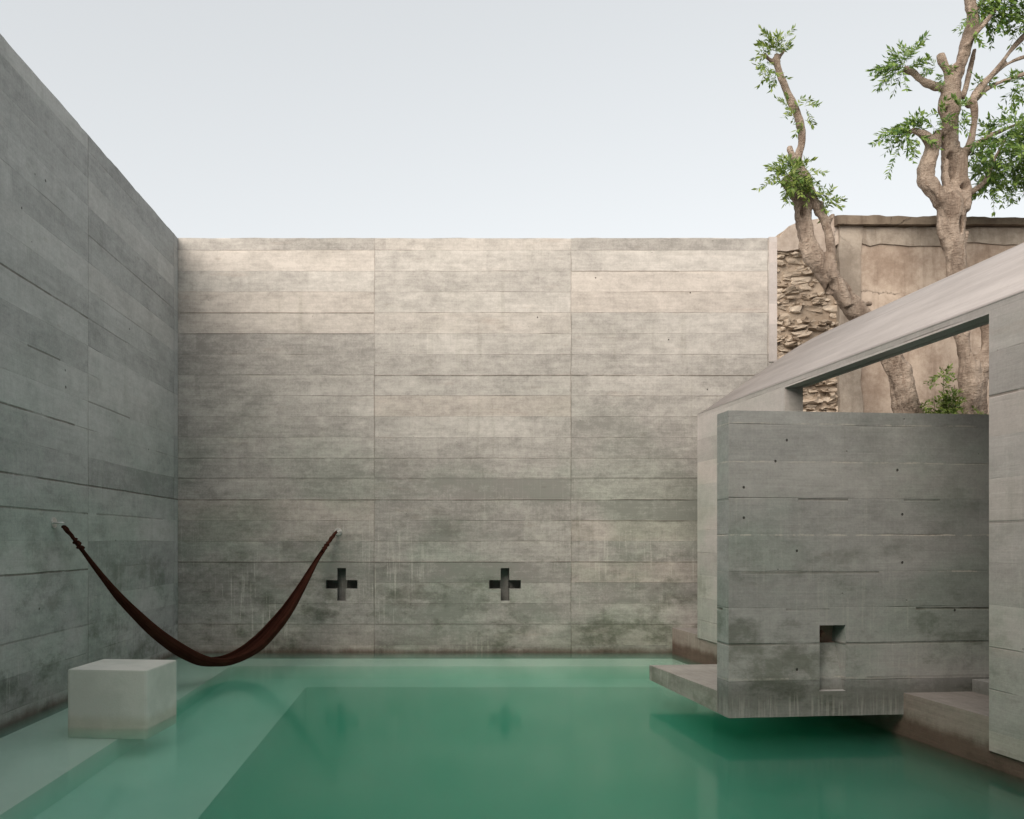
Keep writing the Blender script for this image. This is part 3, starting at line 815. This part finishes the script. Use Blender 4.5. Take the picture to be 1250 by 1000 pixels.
# coping
bm = bmesh.new()
cp = []
NX = 160
for i in range(NX + 1):
    x = XY(1016) + (22 - XY(1016)) * i / NX
    px = CX + x / YW * F
    zt = ZY(265 + (px - 1010) * .012) + .022 * noise.noise(Vector((x * 3.1, 0, 0))) + .022 * noise.noise(Vector((x * 14, 5, 0)))
    zb = ZY(279) + .025 * noise.noise(Vector((x * 5, 9, 0)))
    yo = .03 * noise.noise(Vector((x * 4, 4, 4)))
    cp.append([bm.verts.new(p) for p in ((x - OL.x, -.06 + yo, zb - OL.z), (x - OL.x, -.03 + yo, zt - .03 - OL.z), (x - OL.x, .1, zt - OL.z), (x - OL.x, .62, zt - OL.z), (x - OL.x, .66, zb - OL.z))])
for a, b in zip(cp, cp[1:]):
    for k in range(5): bm.faces.new((a[k], b[k], b[(k + 1) % 5], a[(k + 1) % 5]))
bm.faces.new(cp[0]); bm.faces.new(cp[-1][::-1])
obj('coping', bm, M['coping'], pw_)

# ------------------------------------------------------------------ trees
def bake(o):
    dg = bpy.context.evaluated_depsgraph_get()
    me = bpy.data.meshes.new_from_object(o.evaluated_get(dg)); old = o.data
    o.modifiers.clear(); o.data = me; bpy.data.meshes.remove(old)

def wood(limbs, root, dents=(), voxel=.02):
    """limbs: lists of (px, py, width px, dY)"""
    bm = bmesh.new(); O = Vector(root.location)
    for L in limbs:
        pts, rad = [], []
        for px, py, w, dy in spline(L, 7):
            Y = O.y + dy
            pts.append(P(px, py, Y) - O); rad.append(max(w, .8) / 2 / F * Y)
        tube(bm, pts, [q * .84 for q in rad], 14, jitter=.3)
    o = obj('trunk', bm, M['bark'], root, uv=False)
    m = o.modifiers.new('r', 'REMESH'); m.mode = 'VOXEL'; m.voxel_size = voxel; m.use_smooth_shade = True
    bake(o)
    me = o.data
    axes = []
    for L in limbs:
        for px, py, w, dy in spline(L, 3): axes.append((P(px, py, O.y + dy) - O, max(w, .8) / 2 / F * O.y))
    kd = kdtree.KDTree(len(axes))
    for i, a in enumerate(axes): kd.insert(a[0], i)
    kd.balance()
    CO = [v.co.copy() for v in me.vertices]; NO = [v.normal.copy() for v in me.vertices]
    for i, (p, n) in enumerate(zip(CO, NO)):
        r_ = axes[kd.find(p)[1]][1]; a = min(1.0, r_ / .16)
        d = .05 * noise.noise(Vector((p.x * 3, p.y * 3, p.z * 1.6))) + .020 * noise.noise(p * 9) + .008 * noise.noise(p * 24)
        d -= .075 * max(0, .35 - abs(noise.noise(Vector((p.x * 4.2, p.y * 4.2, p.z * .85 + 3))))) * 1.0
        CO[i] = p + n * (d * a + .004)
    for px, py, rx, rz, dp in dents:
        c = P(px, py, O.y) - O; rx = rx / F * O.y; rz = rz / F * O.y
        for k_, n in zip(CO, NO):
            if n.y > .2 or k_.y > .05: continue
            q = ((k_.x - c.x) / rx) ** 2 + ((k_.z - c.z) / rz) ** 2
            if q < 6: k_.y += 1.7 * dp * math.exp(-q * q) * (1 + .4 * noise.noise(k_ * 14))
    me.vertices.foreach_set('co', [w_ for k_ in CO for w_ in k_]); me.update()
    for p in me.polygons: p.use_smooth = True
    me.materials.clear(); me.materials.append(M['bark'])
    return o

def leaf(bm, p, d, L, w, rnd):
    d = d.normalized(); s = d.cross(Vector((rnd.uniform(-.6, .6), rnd.uniform(-1, .2), rnd.uniform(.2, 1)))).normalized()
    n = d.cross(s) * (L * rnd.uniform(-.12, .12))
    a = bm.verts.new(p); b = bm.verts.new(p + d * L * .45 + s * w * .5 + n); c = bm.verts.new(p + d * L - n * .5); e = bm.verts.new(p + d * L * .45 - s * w * .5 + n)
    bm.faces.new((a, b, c)); bm.faces.new((a, c, e))

def sprays(bm, c, rad, n, rnd, bias=Vector((0, 0, 0)), L=.085, fill=.12):
    """n pinnate sprays fanning out of c"""
    for _ in range(n):
        d = Vector((rnd.gauss(0, 1), rnd.gauss(0, .8), rnd.gauss(0, .8))) + bias
        if d.length < .1: continue
        d.normalize()
        st = c + d * rad * rnd.uniform(0, fill * 2)
        ln = rad * rnd.uniform(.55, 1.0)
        m = max(4, int(ln / (L * .36)))
        pts = []
        for k in range(m + 1):
            t = k / m
            pts.append(st + d * ln * t + Vector((0, 0, -.28 * ln * t * t)))
        tube(bm, pts[::2] + ([pts[-1]] if m % 2 else []), .003, 3, cap=False)
        for k in range(1, m + 1):
            t = (pts[k] - pts[k - 1]).normalized()
            s = t.cross(Vector((0, -1, .35))).normalized()
            for sg in (-1, 1):
                if rnd.random() < .12: continue
                dd = t * .75 + s * sg * .8 + Vector((rnd.uniform(-.25, .25), rnd.uniform(-.3, .3), rnd.uniform(-.35, .15)))
                ll = L * rnd.choice((rnd.uniform(.4, .7), rnd.uniform(.7, 1.2), rnd.uniform(.8, 1.3))); leaf(bm, pts[k], dd, ll, ll * rnd.uniform(.34, .5), rnd)
        leaf(bm, pts[-1], d, L, L * .4, rnd)

YT = 12.25
t1 = empty('tree', P(1112, 755, YT)); t1.location.z = .24
tag(t1, 'slim leaning tree with bare pollarded limbs, rising in front of the rubble wall', 'tree')
limbs1 = [
    [(1124, 660, 46, 0), (1118, 560, 40, 0), (1108, 500, 36, 0), (1090, 440, 30, 0), (1058, 392, 27, 0), (1036, 372, 27, 0), (1012, 338, 26, .02), (997, 318, 26, 0), (987, 300, 25, 0), (979, 270, 26, 0), (977, 252, 25, 0), (973, 236, 28, 0), (968, 222, 30, 0), (966, 214, 20, 0)],
    [(982, 240, 14, -.05), (981, 222, 20, -.08), (975, 206, 16, -.05), (975, 190, 12, 0), (978, 170, 11.5, 0), (976, 152, 11.5, .02), (972, 138, 11, .02), (964, 120, 11, 0), (957, 103, 10.5, 0), (951, 86, 11, 0), (949, 74, 12, 0), (950, 66, 11, 0)],
    [(949, 76, 8, 0), (942, 74, 6, 0), (936, 70, 5, -.03), (933, 65, 3.5, -.03)],
    [(950, 70, 7, 0), (956, 64, 5, 0), (958, 60, 3.5, 0)],
    [(975, 200, 10, -.05), (969, 192, 9, -.08), (965, 184, 8, -.1), (964, 179, 7, -.1)],
    [(1036, 374, 15, -.1), (1026, 352, 16, -.12), (1016, 330, 14, -.12), (1014, 305, 13, -.1), (1010, 285, 13, -.08), (1005, 268, 13, -.05), (1001, 255, 12, 0), (1000, 246, 10, 0)],
    [(1000, 262, 10, 0), (993, 240, 9, -.1), (985, 222, 9, -.1), (978, 214, 9, -.08)],
    [(1008, 278, 8, 0), (1014, 266, 7, -.05), (1018, 262, 5, -.05)],
    [(1040, 378, 16, .05), (1052, 372, 12, .08), (1064, 371, 6, .1)],
    [(963, 226, 18, 0), (957, 222, 13, -.05), (955, 219, 8, -.05)],
]
wood(limbs1, t1, [(977, 262, 3, 7, .06), (975, 203, 2.5, 4, .06), (1012, 352, 3, 6, .05)])
def crown(root, clumps, mat, seed, L=.085):
    rnd = random.Random(seed); bm = bmesh.new(); O = Vector(root.location)
    for px, py, r, n, bx_, bz_, dy in clumps:
        sprays(bm, P(px, py, O.y + dy) - O, r / F * O.y, max(3, int(n * (.68 if px < 1195 else .95))), rnd, Vector((bx_, -.1, bz_)), L)
    return obj('crown', bm, mat, root, uv=False, recalc=False)
crown(t1, [(947, 66, 36, 16, -.35, 1.4, -.05), (943, 62, 24, 10, -1.0, .8, 0), (950, 64, 16, 6, .3, 1.2, 0), (938, 82, 17, 12, -.6, -.2, -.08), (947, 90, 14, 8, -.2, -.4, -.1),
           (972, 132, 22, 8, 0, .5, -.1), (962, 132, 22, 6, -1.3, .1, -.1), (982, 130, 18, 7, 1.2, .2, -.1), (980, 146, 14, 4, .6, -.4, -.1),
           (970, 210, 22, 22, 0, .5, -.22), (960, 214, 20, 16, -.4, .3, -.32), (978, 220, 20, 14, .3, .2, -.32), (966, 224, 16, 12, -.2, -.2, -.32), (958, 205, 22, 8, -1.0, .5, -.15), (958, 220, 30, 6, -1.4, -.2, -.15), (985, 210, 18, 7, .8, .4, -.15), (972, 224, 20, 12, .3, -.5, -.25), (964, 216, 16, 8, -.5, 0, -.3),
           (998, 242, 16, 8, .6, .6, -.15), (1010, 246, 20, 8, .9, .5, -.1), (988, 238, 18, 10, .2, .2, -.2), (1002, 252, 12, 5, 0, -.4, -.1)],
      M['leaf'], 5, .088)

t2 = empty('tree', P(1190, 755, YT)); t2.location.z = .24
tag(t2, 'thick gnarled tree with twisted pale trunk and leafy crown, above the vaulted roof', 'tree')
limbs2 = [
    [(1176, 640, 30, 0), (1180, 560, 28, 0), (1183, 500, 27, 0), (1184, 470, 32, 0), (1182, 440, 24, 0), (1175, 410, 22, 0), (1172, 380, 24, 0), (1168, 350, 26, 0), (1165, 320, 30, 0), (1163, 295, 33, 0), (1161, 272, 36, 0), (1158, 252, 42, 0), (1152, 238, 40, 0)],
    [(1196, 560, 22, 0), (1194, 500, 22, 0), (1193, 470, 26, 0), (1198, 446, 24, 0), (1206, 425, 20, .02), (1206, 400, 18, .05), (1198, 380, 16, .08), (1186, 362, 14, .08), (1176, 340, 16, .05), (1172, 310, 16, 0), (1173, 285, 18, 0)],
    [(1150, 246, 34, 0), (1138, 232, 30, 0), (1129, 221, 26, 0), (1130, 205, 23, 0), (1136, 188, 22, 0), (1141, 172, 20, 0), (1146, 160, 14, 0)],
    [(1140, 178, 18, 0), (1131, 167, 16, -.05), (1122, 162, 12, -.08), (1113, 160, 9, -.1), (1106, 166, 5, -.1)],
    [(1160, 262, 30, .02), (1162, 240, 28, .02), (1160, 215, 26, .03), (1161, 190, 25, .03), (1160, 165, 25, .03), (1160, 140, 25, 0), (1160, 118, 25, 0), (1162, 102, 25, 0), (1168, 86, 22, 0), (1175, 68, 20, 0), (1181, 50, 20, 0), (1187, 32, 19, 0), (1187, 15, 18, 0), (1184, 0, 17, 0), (1180, -25, 15, 0), (1184, -60, 12, 0)],
    [(1172, 256, 22, -.05), (1176, 235, 20, -.08), (1175, 212, 15, -.08), (1177, 190, 12, -.08), (1184, 175, 10, -.05), (1189, 155, 9, 0), (1190, 135, 9, 0), (1187, 122, 9, 0)],
    [(1156, 106, 13, 0), (1146, 106, 11, -.03), (1134, 103, 10, -.05), (1124, 98, 9, -.05), (1116, 90, 9, -.05), (1109, 86, 10, -.05), (1103, 84, 7, -.05)],
    [(1160, 98, 14, 0), (1154, 84, 14, 0), (1150, 74, 14, 0), (1148, 66, 12, 0)],
    [(1182, 130, 9, .05), (1188, 120, 9, .05), (1198, 106, 8.5, .05), (1210, 92, 8, .05), (1222, 78, 8, .05), (1235, 60, 7.5, .05), (1252, 42, 7, .05), (1280, 12, 6, .05)],
    [(1190, 122, 6, .1), (1202, 110, 6, .1), (1222, 100, 5.5, .1), (1252, 90, 5, .1), (1290, 78, 4, .1)],
    [(1208, 95, 6, .08), (1220, 86, 6, .08), (1234, 76, 5, .08), (1256, 68, 4.5, .08), (1290, 60, 4, .08)],
    [(1174, 120, 9, .1), (1179, 105, 7, .12), (1184, 85, 6, .12), (1190, 60, 5.5, .1)],
    [(1178, 58, 8, -.1), (1190, 42, 7, -.12), (1204, 26, 7, -.14), (1216, 8, 6, -.16), (1226, -20, 5, -.16)],
    [(1176, 240, 9, .1), (1190, 232, 7.5, .15), (1202, 222, 6.5, .2), (1208, 208, 5.5, .2), (1216, 190, 4, .2), (1228, 170, 3, .2)],
    [(1177, 190, 8, .1), (1190, 178, 8, .15), (1204, 168, 7, .2), (1222, 160, 5, .25), (1245, 150, 4, .3)],
    [(1187, 20, 8, .1), (1200, 0, 6, .15), (1215, -22, 5, .2)],
]
wood(limbs2, t2, [(1161, 206, 5, 15, .13), (1158, 192, 4, 5, .06), (1165, 279, 2.2, 9, .12), (1171, 232, 4, 4, .07), (1186, 425, 4, 14, .16), (1153, 137, 1.8, 3, .06)])
cl2 = [(1106, 80, 38, 18, -1.2, .6, -.1), (1100, 82, 34, 14, -1.3, -.4, -.1), (1104, 74, 34, 6, -.2, 1.6, -.1), (1112, 84, 16, 8, .4, .4, -.1),
       (1126, 158, 30, 14, -.4, .7, -.12), (1114, 160, 40, 15, -1.3, -.3, -.1), (1108, 164, 42, 9, -1.3, -.9, -.1), (1140, 156, 22, 9, .1, .8, -.1), (1120, 168, 24, 6, .1, -1.0, -.15),
       (1148, 142, 20, 10, -.3, .6, -.15),
       (1142, 82, 18, 10, -.5, .3, -.1), (1148, 92, 12, 6, -.2, -.2, -.2), (1172, 132, 20, 13, .3, .3, -.35), (1172, 146, 14, 7, .2, -.6, -.3),
       (1196, 100, 18, 12, .2, 0, .1), (1186, 44, 14, 7, 0, -.2, -.2), (1196, 10, 32, 24, .4, .2, -.1), (1215, 18, 30, 22, .4, -.3, -.1), (1236, 8, 32, 26, 0, 0, -.1), (1252, 22, 26, 16, 0, 0, -.1),
       (1160, 92, 12, 5, -.4, .2, -.2)]
rr = random.Random(12)
for _ in range(60):
    x = rr.uniform(1200, 1330); y = rr.uniform(140, 232)
    if x < 1216 and (y < 150): continue
    cl2.append((x, y, rr.uniform(18, 34), rr.randint(7, 13), 0, 0, rr.uniform(-.5, .9)))
for _ in range(14): cl2.append((rr.uniform(1232, 1330), rr.uniform(60, 140), rr.uniform(16, 28), rr.randint(6, 10), 0, 0, rr.uniform(-.3, .9)))
for _ in range(16): cl2.append((rr.uniform(1195, 1330), rr.uniform(-70, -5), rr.uniform(20, 34), rr.randint(8, 12), 0, 0, rr.uniform(-.5, .8)))
crown(t2, cl2, M['leafdark'], 9, .09)

# young shoots showing over the screen wall
sh = empty('shrub', P(1150, 755, 11.9)); sh.location.z = .24
tag(sh, 'fresh green shrub sprouting at the foot of the thick tree, seen through the opening', 'shrub')
bm = bmesh.new(); O = Vector(sh.location); rnd = random.Random(4)
for px, py in ((1152, 450), (1165, 470), (1140, 485), (1128, 494), (1178, 484), (1158, 492), (1192, 490)):
    tp = P(px, py, 11.9) - O
    base = Vector((rnd.uniform(-.1, .1), rnd.uniform(-.1, .1), 0))
    tube(bm, [base, base.lerp(tp, .5) + Vector((rnd.uniform(-.08, .08), 0, 0)), tp], [.014, .010, .005], 6)
obj('stem', bm, M['bark'], sh, uv=False)
bm = bmesh.new()
for px, py, r, n in ((1153, 458, 17, 9), (1151, 470, 18, 7), (1158, 484, 16, 8), (1140, 497, 18, 5), (1122, 503, 16, 4), (1172, 497, 18, 5), (1186, 500, 15, 4), (1152, 500, 20, 8)):
    sprays(bm, P(px, py, 11.85) - O, r / F * 11.9, n, rnd, Vector((0, 0, .2)), .07)
for k in range(26):
    z = rnd.uniform(1.0, 3.2)
    sprays(bm, Vector((rnd.uniform(-.25, .35), rnd.uniform(-.2, .2), z)), .26, 8, rnd, Vector((0, 0, .2)), .07)
obj('crown', bm, M['leaf'], sh, uv=False, recalc=False)

# ------------------------------------------------------------------ light
SUN = Vector((-.42, -.75, .52)).normalized()       # towards the sun
elev = math.asin(SUN.z); az = math.atan2(SUN.x, SUN.y)
W = bpy.data.worlds.new('World'); S.world = W; W.use_nodes = True
nt = W.node_tree; nt.nodes.clear()
sky = nt.nodes.new('ShaderNodeTexSky'); sky.sky_type = 'NISHITA'; sky.sun_disc = False
sky.sun_elevation = elev; sky.sun_rotation = az
sky.altitude = 0; sky.air_density = 1.0; sky.dust_density = 2.5; sky.ozone_density = 1.0
hsv = nt.nodes.new('ShaderNodeHueSaturation'); hsv.inputs['Saturation'].default_value = .17; hsv.inputs['Value'].default_value = 1.62
tint = nt.nodes.new('ShaderNodeMix'); tint.data_type = 'RGBA'; tint.blend_type = 'MULTIPLY'; tint.inputs[0].default_value = 1
tint.inputs[7].default_value = (.985, 1.0, 1.0, 1)
bg = nt.nodes.new('ShaderNodeBackground'); bg.inputs['Strength'].default_value = .15
wo = nt.nodes.new('ShaderNodeOutputWorld')
gam = nt.nodes.new('ShaderNodeGamma'); gam.inputs[1].default_value = .45
nt.links.new(sky.outputs[0], gam.inputs[0]); nt.links.new(gam.outputs[0], hsv.inputs['Color']); nt.links.new(hsv.outputs[0], tint.inputs[6]); nt.links.new(tint.outputs[2], bg.inputs['Color']); nt.links.new(bg.outputs[0], wo.inputs[0])
sl = bpy.data.lights.new('sun', 'SUN'); sl.energy = 2.5; sl.angle = R(62); sl.color = (1, .86, .72)
so = bpy.data.objects.new('sun', sl); COL.objects.link(so)
so.rotation_euler = (-SUN).to_track_quat('-Z', 'Y').to_euler(); so.location = (-10, -10, 12)

# ------------------------------------------------------------------ camera
cam = bpy.data.cameras.new('camera'); co = bpy.data.objects.new('camera', cam); COL.objects.link(co)
co.location = (0, 0, H); co.rotation_euler = (R(90), 0, 0)
cam.sensor_width = 36; cam.lens = 36 * F / 1250
cam.shift_x = (625 - CX) / 1250; cam.shift_y = (CY - 500) / 1250
cam.clip_start = .05; cam.clip_end = 2000
S.camera = co
S.view_settings.view_transform = 'Standard'; S.view_settings.look = 'None'; S.view_settings.gamma = 1
S.view_settings.exposure = 1.0
c = S.cycles
c.use_denoising = True; c.max_bounces = 8; c.diffuse_bounces = 4; c.glossy_bounces = 3; c.transmission_bounces = 4; c.volume_bounces = 2; c.transparent_max_bounces = 8
c.sample_clamp_indirect = 4
